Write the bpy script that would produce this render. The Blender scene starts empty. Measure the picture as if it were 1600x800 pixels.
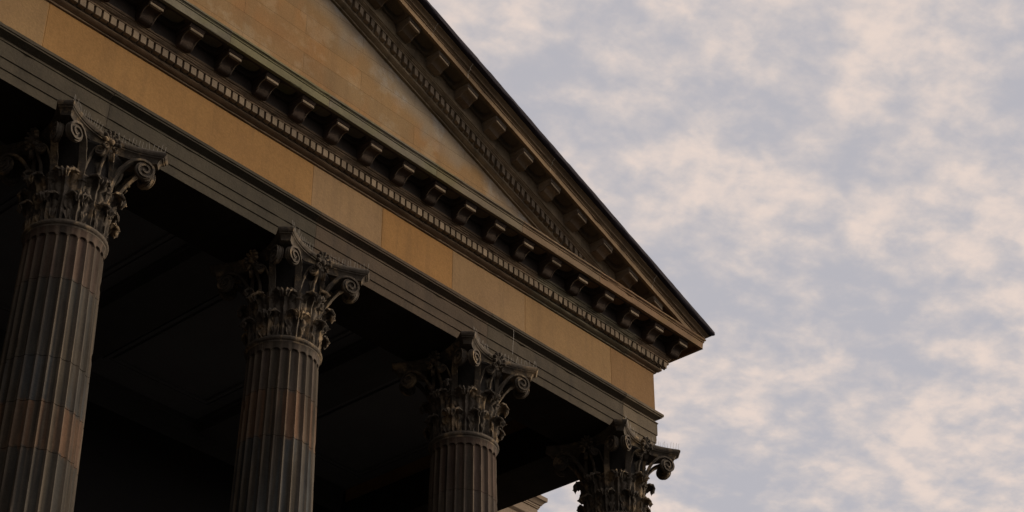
import bpy, math, random
from mathutils import Vector, Matrix, noise
random.seed(7)
R = math.radians
PI = math.pi
scn = bpy.context.scene
col = scn.collection

# ------------------------------------------------------------------ camera
F, CX, CY, CZ = 2758.048, -9.76893, -15.95567, -3.51325
YAW, PITCH, ROLL = 0.74055, 0.54552, 0.0096
PPX, PPY = -39.356, 121.432
fw = Vector((math.cos(YAW)*math.cos(PITCH), math.sin(YAW)*math.cos(PITCH), math.sin(PITCH)))
rt0 = Vector((math.sin(YAW), -math.cos(YAW), 0)); up0 = rt0.cross(fw)
rt = math.cos(ROLL)*rt0 + math.sin(ROLL)*up0
up = -math.sin(ROLL)*rt0 + math.cos(ROLL)*up0
cam = bpy.data.cameras.new('camera'); camo = bpy.data.objects.new('camera', cam); col.objects.link(camo)
M = Matrix((( rt.x, up.x, -fw.x, CX), (rt.y, up.y, -fw.y, CY), (rt.z, up.z, -fw.z, CZ), (0, 0, 0, 1)))
camo.matrix_world = M
cam.sensor_width = 36; cam.sensor_fit = 'HORIZONTAL'; cam.lens = F/1600*36
cam.shift_x = -PPX/1600; cam.shift_y = PPY/1600
cam.clip_start = 0.1; cam.clip_end = 3000
scn.camera = camo
scn.render.resolution_x = 1024; scn.render.resolution_y = 512

# ------------------------------------------------------------------ light
SUN_AZ, SUN_EL = R(-31), R(15)          # direction the light comes from
SUN_STRENGTH = 2.1
SKY_STRENGTH = 0.10
scn.view_settings.view_transform = 'Standard'; scn.view_settings.look = 'None'
scn.view_settings.gamma = 1; scn.view_settings.exposure = 0.0
scn.view_settings.use_curve_mapping = False
sun = bpy.data.lights.new('sun', 'SUN'); sun.energy = SUN_STRENGTH; sun.angle = R(8); sun.color = (1, .80, .58)
suno = bpy.data.objects.new('sun', sun); col.objects.link(suno)
sd = Vector((math.cos(SUN_AZ)*math.cos(SUN_EL), math.sin(SUN_AZ)*math.cos(SUN_EL), math.sin(SUN_EL)))
suno.rotation_euler = sd.to_track_quat('Z', 'Y').to_euler()

W = bpy.data.worlds.new('World'); scn.world = W; W.use_nodes = True
nt = W.node_tree; nt.nodes.clear()
def N(t, **k):
    n = nt.nodes.new(t)
    for a, b in k.items(): setattr(n, a, b)
    return n
def L(a, b): nt.links.new(a, b)
sky = N('ShaderNodeTexSky', sky_type='NISHITA'); sky.sun_disc = False
sky.sun_elevation = SUN_EL; sky.sun_rotation = PI/2 - SUN_AZ
sky.air_density = 1.0; sky.dust_density = 1.6; sky.ozone_density = 2.2
tc = N('ShaderNodeTexCoord'); sep = N('ShaderNodeSeparateXYZ'); L(tc.outputs['Generated'], sep.inputs[0])
def math_(op, a, b=None, clamp=False):
    n = N('ShaderNodeMath', operation=op); n.use_clamp = clamp
    for i, v in enumerate((a, b)):
        if v is None: continue
        if isinstance(v, (int, float)): n.inputs[i].default_value = v
        else: L(v, n.inputs[i])
    return n.outputs[0]
zc = math_('MAXIMUM', sep.outputs[2], 0.0)
den = math_('ADD', zc, 0.12)
cu = N('ShaderNodeCombineXYZ')
L(math_('DIVIDE', sep.outputs[0], den), cu.inputs[0]); L(math_('DIVIDE', sep.outputs[1], den), cu.inputs[1])
def mapr(v, a, b, c=0, d=1, smooth=True):
    n = N('ShaderNodeMapRange'); n.interpolation_type = 'SMOOTHERSTEP' if smooth else 'LINEAR'
    L(v, n.inputs[0])
    for i, x in enumerate((a, b, c, d)): n.inputs[1+i].default_value = x
    return n.outputs[0]
def nz(scale, detail, rough, dist, off=(0, 0, 0), rot=0, sc=(1, 1, 1)):
    m = N('ShaderNodeMapping'); m.inputs['Location'].default_value = off
    m.inputs['Rotation'].default_value = (0, 0, rot); m.inputs['Scale'].default_value = sc
    L(cu.outputs[0], m.inputs[0])
    n = N('ShaderNodeTexNoise'); L(m.outputs[0], n.inputs['Vector'])
    n.inputs['Scale'].default_value = scale; n.inputs['Detail'].default_value = detail
    n.inputs['Roughness'].default_value = rough; n.inputs['Distortion'].default_value = dist
    return n.outputs[0]
big = nz(5.2, 2.0, .5, .1, (3.1, 1.7, 0), R(28), (1, 1.25, 1))
puff = nz(23, 4.5, .52, .15, (0.4, 5.2, 0), R(28), (1, 1.25, 1))
fine = nz(60, 5, .62, .1, (7.4, 2.2, 0), R(28))
mix1 = math_('ADD', math_('MULTIPLY', big, .46), math_('MULTIPLY', puff, .42))
mix1 = math_('ADD', mix1, math_('MULTIPLY', fine, .12))
cover = mapr(mix1, .37, .56)
core = mapr(mix1, .465, .645)
# veil of thin high cloud over the Nishita sky, lit cream where the puffs are dense
skyc = N('ShaderNodeMixRGB', blend_type='MULTIPLY'); skyc.inputs[0].default_value = 1
L(sky.outputs[0], skyc.inputs[1]); skyc.inputs[2].default_value = (1, 1, 1, 1)
veil = N('ShaderNodeMixRGB'); veil.inputs[0].default_value = .90
L(skyc.outputs[0], veil.inputs[1]); veil.inputs[2].default_value = (5.15, 5.0, 5.35, 1)
m1 = N('ShaderNodeMixRGB'); L(math_('MULTIPLY', cover, .88), m1.inputs[0]); L(veil.outputs[0], m1.inputs[1]); m1.inputs[2].default_value = (6.3, 5.7, 5.55, 1)
m2 = N('ShaderNodeMixRGB'); L(math_('MULTIPLY', core, .8), m2.inputs[0]); L(m1.outputs[0], m2.inputs[1]); m2.inputs[2].default_value = (8.5, 7.0, 6.15, 1)
# cloud deck brightened toward the sun; unseen sky opposite dimmed to darken left faces
dotn = N('ShaderNodeVectorMath', operation='DOT_PRODUCT'); L(tc.outputs['Generated'], dotn.inputs[0]); dotn.inputs[1].default_value = tuple(sd)
glow = math_('ADD', mapr(dotn.outputs['Value'], -.4, .45, .09, 1.0), mapr(dotn.outputs['Value'], 0.72, 1.0, 0.0, 2.0))
m3 = N('ShaderNodeVectorMath', operation='SCALE'); L(m2.outputs[0], m3.inputs[0]); L(glow, m3.inputs['Scale'])
bg = N('ShaderNodeBackground'); L(m3.outputs[0], bg.inputs[0]); bg.inputs[1].default_value = SKY_STRENGTH
wo = N('ShaderNodeOutputWorld'); L(bg.outputs[0], wo.inputs[0])

# ------------------------------------------------------------------ materials
def stone(name, base, dark, *a_, vary=0., **k_):
    m = stone_(name, base, dark, *a_, **k_)
    if vary:
        t = m.node_tree; b = t.nodes['Principled BSDF']; src = b.inputs['Base Color'].links[0].from_socket
        oi = t.nodes.new('ShaderNodeObjectInfo'); mr = t.nodes.new('ShaderNodeMapRange'); mr.inputs[3].default_value = 1-vary; mr.inputs[4].default_value = 1+vary
        t.links.new(oi.outputs['Random'], mr.inputs[0]); q = t.nodes.new('ShaderNodeVectorMath'); q.operation = 'SCALE'; t.links.new(src, q.inputs[0]); t.links.new(mr.outputs[0], q.inputs['Scale']); t.links.new(q.outputs[0], b.inputs['Base Color'])
    return m
def stone_(name, base, dark, spread=.5, scale=1.2, rough=.9, bump=.25, attr=False, streak=0.0, patch=None, patch_amt=.5, patch_scale=.9, courses=None):
    m = bpy.data.materials.new(name); m.use_nodes = True; t = m.node_tree; t.nodes.clear()
    def n(ty, **k):
        x = t.nodes.new(ty)
        for a, b in k.items(): setattr(x, a, b)
        return x
    lk = t.links.new
    geo = n('ShaderNodeNewGeometry'); pos = geo.outputs['Position']
    def noi(sc, det=5, ro=.6, scl=(1, 1, 1), off=(0, 0, 0)):
        mp = n('ShaderNodeMapping'); mp.inputs['Scale'].default_value = scl; mp.inputs['Location'].default_value = off; lk(pos, mp.inputs[0])
        q = n('ShaderNodeTexNoise'); q.inputs['Scale'].default_value = sc; q.inputs['Detail'].default_value = det; q.inputs['Roughness'].default_value = ro
        lk(mp.outputs[0], q.inputs['Vector']); return q.outputs[0]
    def mr(v, a, b, c=0., d=1.):
        q = n('ShaderNodeMapRange'); lk(v, q.inputs[0])
        for i, x in enumerate((a, b, c, d)): q.inputs[1+i].default_value = x
        return q.outputs[0]
    def mix(f, a, b, bt='MIX'):
        q = n('ShaderNodeMixRGB', blend_type=bt)
        for i, v in enumerate((f, a, b)):
            if isinstance(v, (int, float)): q.inputs[i].default_value = v
            elif isinstance(v, tuple): q.inputs[i].default_value = (*v, 1)
            else: lk(v, q.inputs[i])
        return q.outputs[0]
    c = mix(mr(noi(scale), .5-spread*.4, .5+spread*.4), dark, base)
    if patch:
        c = mix(mr(noi(patch_scale, 6, .65, (1, 1, 1), (4, 9, 2)), .52, .62, 0, patch_amt), c, patch)
    if attr:
        a = n('ShaderNodeAttribute'); a.attribute_name = 'tint'
        c = mix(1.0, c, a.outputs['Color'], 'MULTIPLY')
    if streak:
        c = mix(mr(noi(1.0, 5, .65, (5, 5, .35)), .5, .72, 0, streak), c, (.03, .027, .024))
    g = noi(38, 4, .7)
    c = mix(.55, c, mix(mr(g, .3, .7), (.72, .72, .72), (1.22, 1.22, 1.22)), 'MULTIPLY')
    b = n('ShaderNodeBsdfPrincipled'); lk(c, b.inputs['Base Color']); b.inputs['Roughness'].default_value = rough
    b.inputs['Specular IOR Level'].default_value = .12
    hb = noi(16, 8, .7); bp = n('ShaderNodeBump'); bp.inputs['Strength'].default_value = bump; bp.inputs['Distance'].default_value = .02
    lk(hb, bp.inputs['Height'])
    if courses:
        br = n('ShaderNodeTexBrick'); mp = n('ShaderNodeMapping'); cxz = n('ShaderNodeCombineXYZ'); sp = n('ShaderNodeSeparateXYZ')
        lk(pos, sp.inputs[0]); lk(sp.outputs[0], cxz.inputs[0]); lk(sp.outputs[2], cxz.inputs[1]); lk(cxz.outputs[0], mp.inputs[0])
        mp.inputs['Location'].default_value = (0.35, -12.26, 0)
        lk(mp.outputs[0], br.inputs['Vector']); br.inputs['Scale'].default_value = 1
        br.inputs['Brick Width'].default_value = courses[0]; br.inputs['Row Height'].default_value = courses[1]
        br.inputs['Mortar Size'].default_value = .0045; br.inputs['Mortar Smooth'].default_value = .3
        br.inputs['Color1'].default_value = (1.04, 1.0, .96, 1); br.inputs['Color2'].default_value = (.88, .92, .98, 1); br.inputs['Mortar'].default_value = (.62, .60, .58, 1)
        c2 = mix(1.0, c, br.outputs['Color'], 'MULTIPLY'); lk(c2, b.inputs['Base Color'])
        bp2 = n('ShaderNodeBump'); bp2.inputs['Strength'].default_value = .5; bp2.inputs['Distance'].default_value = .01; bp2.invert = True
        lk(br.outputs['Fac'], bp2.inputs['Height']); lk(bp.outputs[0], bp2.inputs['Normal']); lk(bp2.outputs[0], b.inputs['Normal'])
    else: lk(bp.outputs[0], b.inputs['Normal'])
    o = n('ShaderNodeOutputMaterial'); lk(b.outputs[0], o.inputs[0])
    return m
M_frieze = stone('ochre_sandstone', (.300, .190, .084), (.215, .132, .058), .9, 1.1, bump=.35, streak=.18, attr=True, patch=(.24, .15, .075), patch_amt=.35, patch_scale=.7)
M_tymp = stone('tympanum_sandstone', (.31, .205, .098), (.215, .138, .068), .9, .9, bump=.4, streak=.12, patch=(.37, .31, .21), patch_amt=.32, patch_scale=2.4, attr=True, courses=(2.3, .36))
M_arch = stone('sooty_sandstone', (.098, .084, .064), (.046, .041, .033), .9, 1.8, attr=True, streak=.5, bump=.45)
M_bed = stone('moulded_sandstone', (.215, .160, .105), (.095, .068, .048), .9, 2.2, attr=True, streak=.5, bump=.35)
M_dentil = stone('dentil_sandstone', (.26, .205, .14), (.15, .118, .085), .9, 2.6, bump=.25, patch=(.13, .105, .08), patch_amt=.6, patch_scale=1.3, vary=.22)
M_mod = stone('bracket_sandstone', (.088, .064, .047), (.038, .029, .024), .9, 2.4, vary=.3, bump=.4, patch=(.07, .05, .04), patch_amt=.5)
M_lip = stone('lit_bracket_lip', (.25, .20, .14), (.14, .11, .08), .9, 2.6, bump=.3, vary=.3)  # lit lip and edges put into a paler colour than the dark bracket
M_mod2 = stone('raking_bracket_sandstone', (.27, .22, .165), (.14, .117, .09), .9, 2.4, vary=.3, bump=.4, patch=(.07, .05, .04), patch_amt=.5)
M_corona = stone('lichened_sandstone', (.22, .182, .125), (.115, .097, .070), .9, 1.6, attr=True, bump=.3, patch=(.16, .145, .065), patch_amt=.55)
M_rake = stone('raking_sandstone', (.27, .195, .115), (.14, .10, .065), .9, 1.5, attr=True, streak=.35, bump=.3)
M_soffit = stone('dark_soffit_stone', (.075, .060, .048), (.040, .033, .028), .8, 1.5, bump=.2)  # darker stone for the bracket course and level soffit panels
M_bell = stone('shaded_bell_stone', (.040, .035, .030), (.022, .020, .018), .8, 4, bump=.4)  # near-black: deep shade under the volutes put into the colour
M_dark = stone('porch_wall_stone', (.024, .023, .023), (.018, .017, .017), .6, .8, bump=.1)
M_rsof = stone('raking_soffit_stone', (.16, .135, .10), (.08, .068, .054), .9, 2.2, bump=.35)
M_col = stone('column_sandstone', (1, 1, 1), (.62, .62, .64), .9, 1.4, attr=True, streak=.45, bump=.35, rough=.85)
M_cap = stone('weathered_capital_stone', (.150, .124, .094), (.036, .032, .027), .9, 6.5, vary=.18, bump=.8, patch=(.32, .235, .140), patch_amt=.8, patch_scale=3.4)
M_ceil = stone('ceiling_plaster', (.135, .138, .145), (.11, .112, .118), .6, .8, bump=.1)
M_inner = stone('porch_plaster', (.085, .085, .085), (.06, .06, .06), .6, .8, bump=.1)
M_wing = stone('wing_sandstone', (.30, .235, .17), (.19, .15, .11), .9, 1.2, bump=.25)
M_ground = stone('paving', (.055, .053, .05), (.04, .039, .037), .8, .6, bump=.2)
M_steps = stone('step_stone', (.10, .088, .076), (.06, .055, .05), .8, .9, bump=.2)
def simple(name, c, rough=.5, metal=0.):
    m = bpy.data.materials.new(name); m.use_nodes = True; t = m.node_tree
    b = t.nodes['Principled BSDF']; b.inputs['Roughness'].default_value = rough; b.inputs['Metallic'].default_value = metal
    q = t.nodes.new('ShaderNodeTexNoise'); q.inputs['Scale'].default_value = 6; q.inputs['Detail'].default_value = 6
    r = t.nodes.new('ShaderNodeMixRGB'); t.links.new(q.outputs[0], r.inputs[0])
    r.inputs[1].default_value = (c[0]*.7, c[1]*.7, c[2]*.7, 1); r.inputs[2].default_value = (c[0]*1.2, c[1]*1.2, c[2]*1.2, 1)
    t.links.new(r.outputs[0], b.inputs['Base Color']); return m
M_lead = simple('lead_flashing', (.014, .009, .017), .9)
M_slate = simple('roof_slate', (.07, .07, .08), .6)
M_wire = simple('spike_wire', (.22, .20, .17), .5, .3)
M_glass = simple('dark_glass', (.02, .022, .025), .15)

# ------------------------------------------------------------------ mesh helpers
class MB:
    def __init__(s): s.v = []; s.f = []; s.c = []
    def add(s, vs, fs, tint=None):
        o = len(s.v); s.v += [tuple(q) for q in vs]; s.f += [tuple(i+o for i in g) for g in fs]
        if tint is None: tint = (1, 1, 1)
        s.c += (list(tint) if isinstance(tint, list) else [tint]*len(vs))
    def box(s, x0, y0, z0, x1, y1, z1, tint=None):
        vs = [(x0, y0, z0), (x1, y0, z0), (x1, y1, z0), (x0, y1, z0), (x0, y0, z1), (x1, y0, z1), (x1, y1, z1), (x0, y1, z1)]
        s.add(vs, [(0, 3, 2, 1), (4, 5, 6, 7), (0, 1, 5, 4), (1, 2, 6, 5), (2, 3, 7, 6), (3, 0, 4, 7)], tint)
    def grid(s, rows, closed=False, tint=None):
        n = len(rows[0]); vs = [q for r_ in rows for q in r_]; fs = []
        for i in range(len(rows)-1):
            for j in range(n if closed else n-1):
                k = (j+1) % n
                fs.append((i*n+j, i*n+k, (i+1)*n+k, (i+1)*n+j))
        s.add(vs, fs, tint)
    def build(s, name, mat, parent=None, angle=35, loc=None, fix=True, mesh_only=False):
        me = bpy.data.meshes.new(name); me.from_pydata(s.v, [], s.f); me.update()
        if fix:
            import bmesh
            bm = bmesh.new(); bm.from_mesh(me); bmesh.ops.recalc_face_normals(bm, faces=bm.faces); bm.to_mesh(me); bm.free()
        a = me.color_attributes.new('tint', 'FLOAT_COLOR', 'POINT')
        a.data.foreach_set('color', [x for t_ in s.c for x in (*t_, 1.0)])
        me.polygons.foreach_set('use_smooth', [True]*len(me.polygons)); me.set_sharp_from_angle(angle=R(angle))
        me.materials.append(mat)
        if mesh_only: return me
        o = bpy.data.objects.new(name, me); col.objects.link(o)
        if parent: o.parent = parent
        if loc: o.location = loc
        return o
def inst(name, me, parent, loc=(0, 0, 0), rz=0, sc=None):
    o = bpy.data.objects.new(name, me); col.objects.link(o); o.parent = parent
    o.location = loc; o.rotation_euler = (0, 0, rz)
    if sc: o.scale = sc
    return o
def empty(name, loc=(0, 0, 0), rz=0):
    o = bpy.data.objects.new(name, None); col.objects.link(o); o.location = loc; o.rotation_euler = (0, 0, rz); o.empty_display_size = .3
    return o
def tag(o, label=None, cat=None, group=None, kind=None):
    for k, v in (('label', label), ('category', cat), ('group', group), ('kind', kind)):
        if v: o[k] = v
    return o
def lathe(prof, n=64, tint=None):
    m = MB(); rows = [[(r_*math.cos(2*PI*j/n), r_*math.sin(2*PI*j/n), z) for j in range(n)] for r_, z in prof]
    m.grid(rows, closed=True, tint=tint); return m
def wob(x, y, z, a, f=3.0):
    q = noise.noise_vector(Vector((x*f, y*f, z*f))); return q*a

# ------------------------------------------------------------------ dimensions read off the photograph
S = 3.6; XM = 1.8
YA = -0.5396; XR = 11.2974; XL = 2*XM - XR; YB = 5.9
ZA = 10.0
def stations(y_back_r=YB, y_back_l=YB, step=.11, joints=(), jw=.004):
    """path round the portico: (base x, base y, dir x, dir y, run)"""
    st = []
    n = int((y_back_r-YA)/.25)
    for i in range(n): st.append((XR, y_back_r-(y_back_r-YA)*i/n, 1, 0))
    st.append((XR, YA, 1, -1))
    xs = [XR - (XR-XL)*i/int((XR-XL)/step) for i in range(1, int((XR-XL)/step))]
    xs = [x for x in xs if all(abs(x-j) > jw*4 for j in joints)]
    for j in joints: xs += [j+jw, j-jw, j+jw*1.6, j-jw*1.6]
    for x in sorted(xs, reverse=True): st.append((x, YA, 0, -1))
    st.append((XL, YA, -1, -1))
    for i in range(1, n+1): st.append((XL, YA+(y_back_l-YA)*i/n, -1, 0))
    return st
def sweep(prof, st, jit=.003, tintf=None, joints=(), jw=.004, chip=0.0, zf=None, closed=True):
    """prof: closed list of (offset, z)"""
    m = MB(); n = len(prof); cols = []; rows = []
    for bx, by, dx, dy in st:
        row = []
        inj = any(abs(bx-j) <= jw*1.05 for j in joints) and dy == -1 and dx == 0
        for k, (o, z) in enumerate(prof):
            w = wob(bx+k*.37, by, z*2, jit, 2.6)
            w2 = wob(bx*1.0, by+k*5.1, z, jit*.7, 11)
            c = 0
            if chip and o > 0:
                q = noise.noise(Vector((bx*7+k*3.1, by*7, z*9)))
                if q > .32: c = (q-.32)*chip
            oo = o+w.x+w2.x-c-(.004 if inj else 0); zz = z+w.z*.8+w2.z
            row.append((bx+oo*dx, by+oo*dy, zz))
            cols.append((1.5, 1.42, 1.3) if inj else (tintf(bx, by, k) if tintf else (1, 1, 1)))
        rows.append(row)
    m.grid(rows, closed=closed, tint=cols)
    e0 = tuple(range(n)); e1 = tuple(range((len(rows)-1)*n, len(rows)*n))[::-1]
    if closed: m.f.append(e0); m.f.append(e1)
    return m
def seg_tint(joints, tints):
    js = sorted(joints)
    def f(bx, by, k):
        i = sum(bx > j for j in js); return tints[i % len(tints)]
    return f

portico = tag(empty('temple_portico', (XM, 0, -2.0)), 'sooty sandstone temple front with pediment, dentilled cornice and fluted Corinthian columns', 'portico')
PO = Vector((-XM, 0, 2.0))
def part(m, name, mat, **k):
    o = m.build(name, mat, portico, **k); o.location = PO; return o

# ------------------------------------------------------------------ ground and steps (structure)
g = MB(); g.box(-400, -400, -5.6, 400, 400, -5.11); tag(g.build('ground', M_ground), kind='structure')
g = MB()
for i in range(17):
    g.box(XL-.6, YA-.75-.32*(17-i), -5.106, XR+.6, YA-.75-.32*(16-i), -5.10+(i+1)*.174)
tag(g.build('steps', M_steps), kind='structure')
g = MB(); g.box(XL-.6, YA-.75, -5.104, XR+.6, 5.95, -2.0); part(g, 'podium', M_steps)

# ------------------------------------------------------------------ architrave
aj = (-3.7, -.02, 3.54, 7.1, 10.39)
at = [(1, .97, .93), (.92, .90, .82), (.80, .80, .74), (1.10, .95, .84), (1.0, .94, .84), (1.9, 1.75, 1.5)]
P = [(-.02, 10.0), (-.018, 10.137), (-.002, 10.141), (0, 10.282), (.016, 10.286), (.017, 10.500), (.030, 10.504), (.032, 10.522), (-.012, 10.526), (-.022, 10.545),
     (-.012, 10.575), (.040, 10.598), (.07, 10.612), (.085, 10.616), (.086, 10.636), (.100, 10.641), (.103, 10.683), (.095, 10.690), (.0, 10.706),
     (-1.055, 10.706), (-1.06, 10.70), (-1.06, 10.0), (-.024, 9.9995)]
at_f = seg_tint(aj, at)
part(sweep(P, stations(joints=aj), .0022, lambda x, y, k: (.30, .28, .28) if k >= 20 else at_f(x, y, k), aj, chip=.035), 'architrave', M_arch, angle=28)  # inner face and underside darkened: porch shade put into the tint

# ------------------------------------------------------------------ frieze
fj = (-6.2, -4.9, -2.6, -1.09, 3.43, 4.81, 6.31, 7.98, 10.13)
ft = [(1, 1, 1), (1.0, .95, .85), (.96, .98, 1.08), (.94, .97, 1.05), (1.02, .93, .80), (.94, .98, 1.14), (1.05, .92, .74), (.95, .98, 1.10), (.96, .96, .99), (.82, .77, .76)]
P = [(0, 10.700), (0, 10.96), (0, 11.22), (0, 11.484), (-1.0, 11.484), (-1.0, 10.700)]
part(sweep(P, stations(joints=fj), .0015, seg_tint(fj, ft), fj), 'frieze', M_frieze, angle=28)

# ------------------------------------------------------------------ bed mouldings, dentils, brackets, corona
P = [(0, 11.480), (.028, 11.488), (.030, 11.508), (.044, 11.512), (.062, 11.517), (.092, 11.532), (.102, 11.540), (.102, 11.550), (.092, 11.553), (.088, 11.575), (.096, 11.698),
     (.178, 11.698), (.184, 11.702), (.184, 11.722), (.200, 11.730), (.214, 11.750), (.220, 11.752), (.222, 11.772), (.236, 11.776), (.240, 11.79), (.240, 11.806), (.225, 11.808), (-.6, 11.808), (-.6, 11.480)]
def bed_t(bx, by, k):
    q = noise.noise(Vector((bx*.8, by, k*.3)))
    b = 1.0+.5*q
    if 8 < bx < 10.6: b *= 1.0; return (b*.95, b*1.12, b*1.12)
    return (b, b*.97, b*.92)
part(sweep(P, stations(), .0025, bed_t, chip=.05), 'bed_moulding', M_bed, angle=28)

P = [(.10, 11.809), (.226, 11.809), (.228, 12.074), (.10, 12.074)]
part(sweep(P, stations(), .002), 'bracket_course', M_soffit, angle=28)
DP = .12030; DW = .083
def dentil_mesh(shear=0, seed=0, wear=0.0):
    m = MB(); DW = .092 if not shear else .078; rnd = random.Random(seed); o0, o1, z0, z1 = .100, .172, (-.122 if not shear else -.130), 0.0
    b = .004; vs = []
    xs = (-DW/2, -DW/2+b, DW/2-b, DW/2)
    prof = [(o0, z0), (o1-b, z0), (o1, z0+b), (o1, z1+.002), (o0, z1+.002)]
    rows = []
    for i, x in enumerate(xs):
        inset = b if i in (0, 3) else 0
        rows.append([(x+rnd.uniform(-1, 1)*.002, -(o-(inset if o > .13 else 0))+rnd.uniform(-1, 1)*.003+(wear*rnd.random() if k in (1, 2) else 0), z-shear*x+(inset if k in (1, 2) else 0)+(wear*rnd.random() if k in (1, 2) else 0)) for k, (o, z) in enumerate(prof)])
    m.grid(rows, closed=True); m.f.append((0, 1, 2, 3, 4)); m.f.append((19, 18, 17, 16, 15)); return m
SL = .3706
XK = XR + .605
def zr(x): return 12.064 + SL*(XK - x) if x >= XM else 12.064 + SL*(XK - (2*XM-x))
dm = [dentil_mesh(0, i).build('dentil', M_dentil, mesh_only=True) for i in range(5)] + [dentil_mesh(0, i+9, .03).build('dentil', M_dentil, mesh_only=True) for i in range(4)]
dr = [dentil_mesh(SL, i).build('dentil', M_dentil, mesh_only=True) for i in range(4)] + [dentil_mesh(SL, i+9, .025).build('dentil', M_dentil, mesh_only=True) for i in range(3)]
rest = MB()
def bake(me, x, y, z, flipx=False, rot=0):
    vs = []
    c, s_ = math.cos(rot), math.sin(rot)
    for v in me.vertices:
        a, b = (-v.co.x if flipx else v.co.x), v.co.y
        vs.append((x+a*c-b*s_, y+a*s_+b*c, z+v.co.z))
    rest.add(vs, [tuple(p.vertices) for p in me.polygons])
cnt = 0
x = XR + .172 - DW/2 - .004; i = 0
while x > XL-.13:
    me = dm[random.randrange(5)] if not (8.2 < x and random.random() < .5) else dm[5+random.randrange(4)]
    if -1.8 < x < 6.9 and cnt < 74:
        o = inst('dentil', me, portico, Vector((x, YA, 11.6975))+PO); o['group'] = 'dentils of the cornices'; cnt += 1
    else: bake(me, x, YA, 11.6975)
    x -= DP; i += 1
y = YA - .172 + DP + DW/2
while y < YB-.1:
    bake(dm[random.randrange(5)], XR, y, 11.6975, rot=PI/2); bake(dm[random.randrange(5)], XL, y, 11.6975, rot=-PI/2); y += DP
HD = -.285            # top of the raking dentils below the raking line
x = XM + DP/2; cr = 0
while x < 9.75:
    me = dr[random.randrange(7)]
    for sx in (1, -1):
        xx = x if sx == 1 else 2*XM-x
        if sx == 1 and 3.3 < x and cr < 26:
            o = inst('dentil', me, portico, Vector((xx, YA, zr(x)+HD))+PO); o['group'] = 'dentils of the cornices'; cr += 1
        else: bake(me, xx, YA, zr(x)+HD, flipx=(sx == -1))
    x += DP
o = part(rest, 'dentil_course', M_dentil); o['kind'] = 'stuff'

def bracket_mesh(shear=0, wmul=1, seed=0):
    """scrolled modillion: deep at the wall, shallow at the lit front lip"""
    m = MB(); rnd = random.Random(seed)
    prof = [(.225, .075), (.225, -.205), (.265, -.222), (.300, -.224), (.330, -.212), (.350, -.188), (.368, -.152), (.394, -.122), (.430, -.102), (.470, -.094), (.505, -.098), (.524, -.094),
            (.528, -.080), (.524, -.058), (.516, -.048), (.516, .075)]
    if shear: prof = [(o, max(z, -.150) if o < .37 else z) for o, z in prof]
    w = .108*wmul
    def blk(pr, w, b):
        rows = []
        for xx, ins in ((-w, b), (-w+b, 0), (w-b, 0), (w, b)):
            rows.append([(xx+rnd.uniform(-1, 1)*.0015, -(o-(ins if o > .25 else 0))+rnd.uniform(-1, 1)*.002, z+(ins if z < 0 else 0)-shear*xx) for o, z in pr])
        n = len(pr); m.grid(rows, closed=True)
        base = len(m.v)-4*n; m.f.append(tuple(base+i for i in range(n))); m.f.append(tuple(base+3*n+i for i in range(n))[::-1])
    blk(prof, w, .006)
    cap = [(.225, .075), (.225, -.046), (.528, -.046), (.536, -.040), (.542, -.022), (.552, -.012), (.553, .075)]
    blk(cap, w+.018, .006)
    # raised fillets down the underside edges
    for sx in (-1, 1):
        pr = [(o, z-.007) for o, z in prof[2:12]] + [(o, z+.004) for o, z in prof[2:12]][::-1]
        rows = [[(sx*xx, -o, z-shear*sx*xx) for o, z in pr] for xx in (w-.020, w-.003)]
        n = len(pr); m.grid(rows, closed=True); base = len(m.v)-2*n
        m.f.append(tuple(base+i for i in range(n))); m.f.append(tuple(base+n+i for i in range(n))[::-1])
    return m
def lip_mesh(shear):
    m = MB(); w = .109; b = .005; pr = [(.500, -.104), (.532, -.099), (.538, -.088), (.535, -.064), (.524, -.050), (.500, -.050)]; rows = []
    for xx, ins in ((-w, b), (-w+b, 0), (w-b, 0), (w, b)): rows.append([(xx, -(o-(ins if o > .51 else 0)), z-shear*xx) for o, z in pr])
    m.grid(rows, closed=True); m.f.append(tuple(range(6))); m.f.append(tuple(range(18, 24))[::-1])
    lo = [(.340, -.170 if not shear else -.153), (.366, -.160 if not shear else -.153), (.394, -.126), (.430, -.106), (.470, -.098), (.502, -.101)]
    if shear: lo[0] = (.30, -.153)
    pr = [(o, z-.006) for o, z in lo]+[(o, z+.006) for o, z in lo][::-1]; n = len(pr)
    for sx in (-1, 1):  # side strips carry painted light along the underside edges
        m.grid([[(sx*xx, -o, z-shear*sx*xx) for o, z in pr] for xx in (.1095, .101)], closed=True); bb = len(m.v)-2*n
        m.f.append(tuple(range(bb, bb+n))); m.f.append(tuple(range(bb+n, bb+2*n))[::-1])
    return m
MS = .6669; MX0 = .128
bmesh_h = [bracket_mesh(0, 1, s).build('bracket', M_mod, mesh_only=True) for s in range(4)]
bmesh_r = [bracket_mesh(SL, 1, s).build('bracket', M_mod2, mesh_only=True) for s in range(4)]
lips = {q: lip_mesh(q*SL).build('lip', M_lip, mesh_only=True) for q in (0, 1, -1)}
bmesh_l = [bracket_mesh(-SL, 1, s).build('bracket', M_mod, mesh_only=True) for s in range(2)]
ks = [MX0+MS*k for k in range(-14, 18) if MX0+MS*k < 11.5]
for x in ks:
    if x > XL-.2:
        o = inst('bracket', bmesh_h[random.randrange(4)], portico, Vector((x, YA, 11.997))+PO); o['group'] = 'brackets under the level cornice'; inst('lip', lips[0], o)
for j in range(6):
    y = YA - .19 + MS*(j+.0) + .35
    for sx, X in ((1, XR), (-1, XL)):
        if y < 4.2:
            o = inst('bracket', bmesh_h[j % 4], portico, Vector((X, y, 11.997))+PO, rz=PI/2*sx); o['group'] = 'brackets under the level cornice'; inst('lip', lips[0], o)
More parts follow.
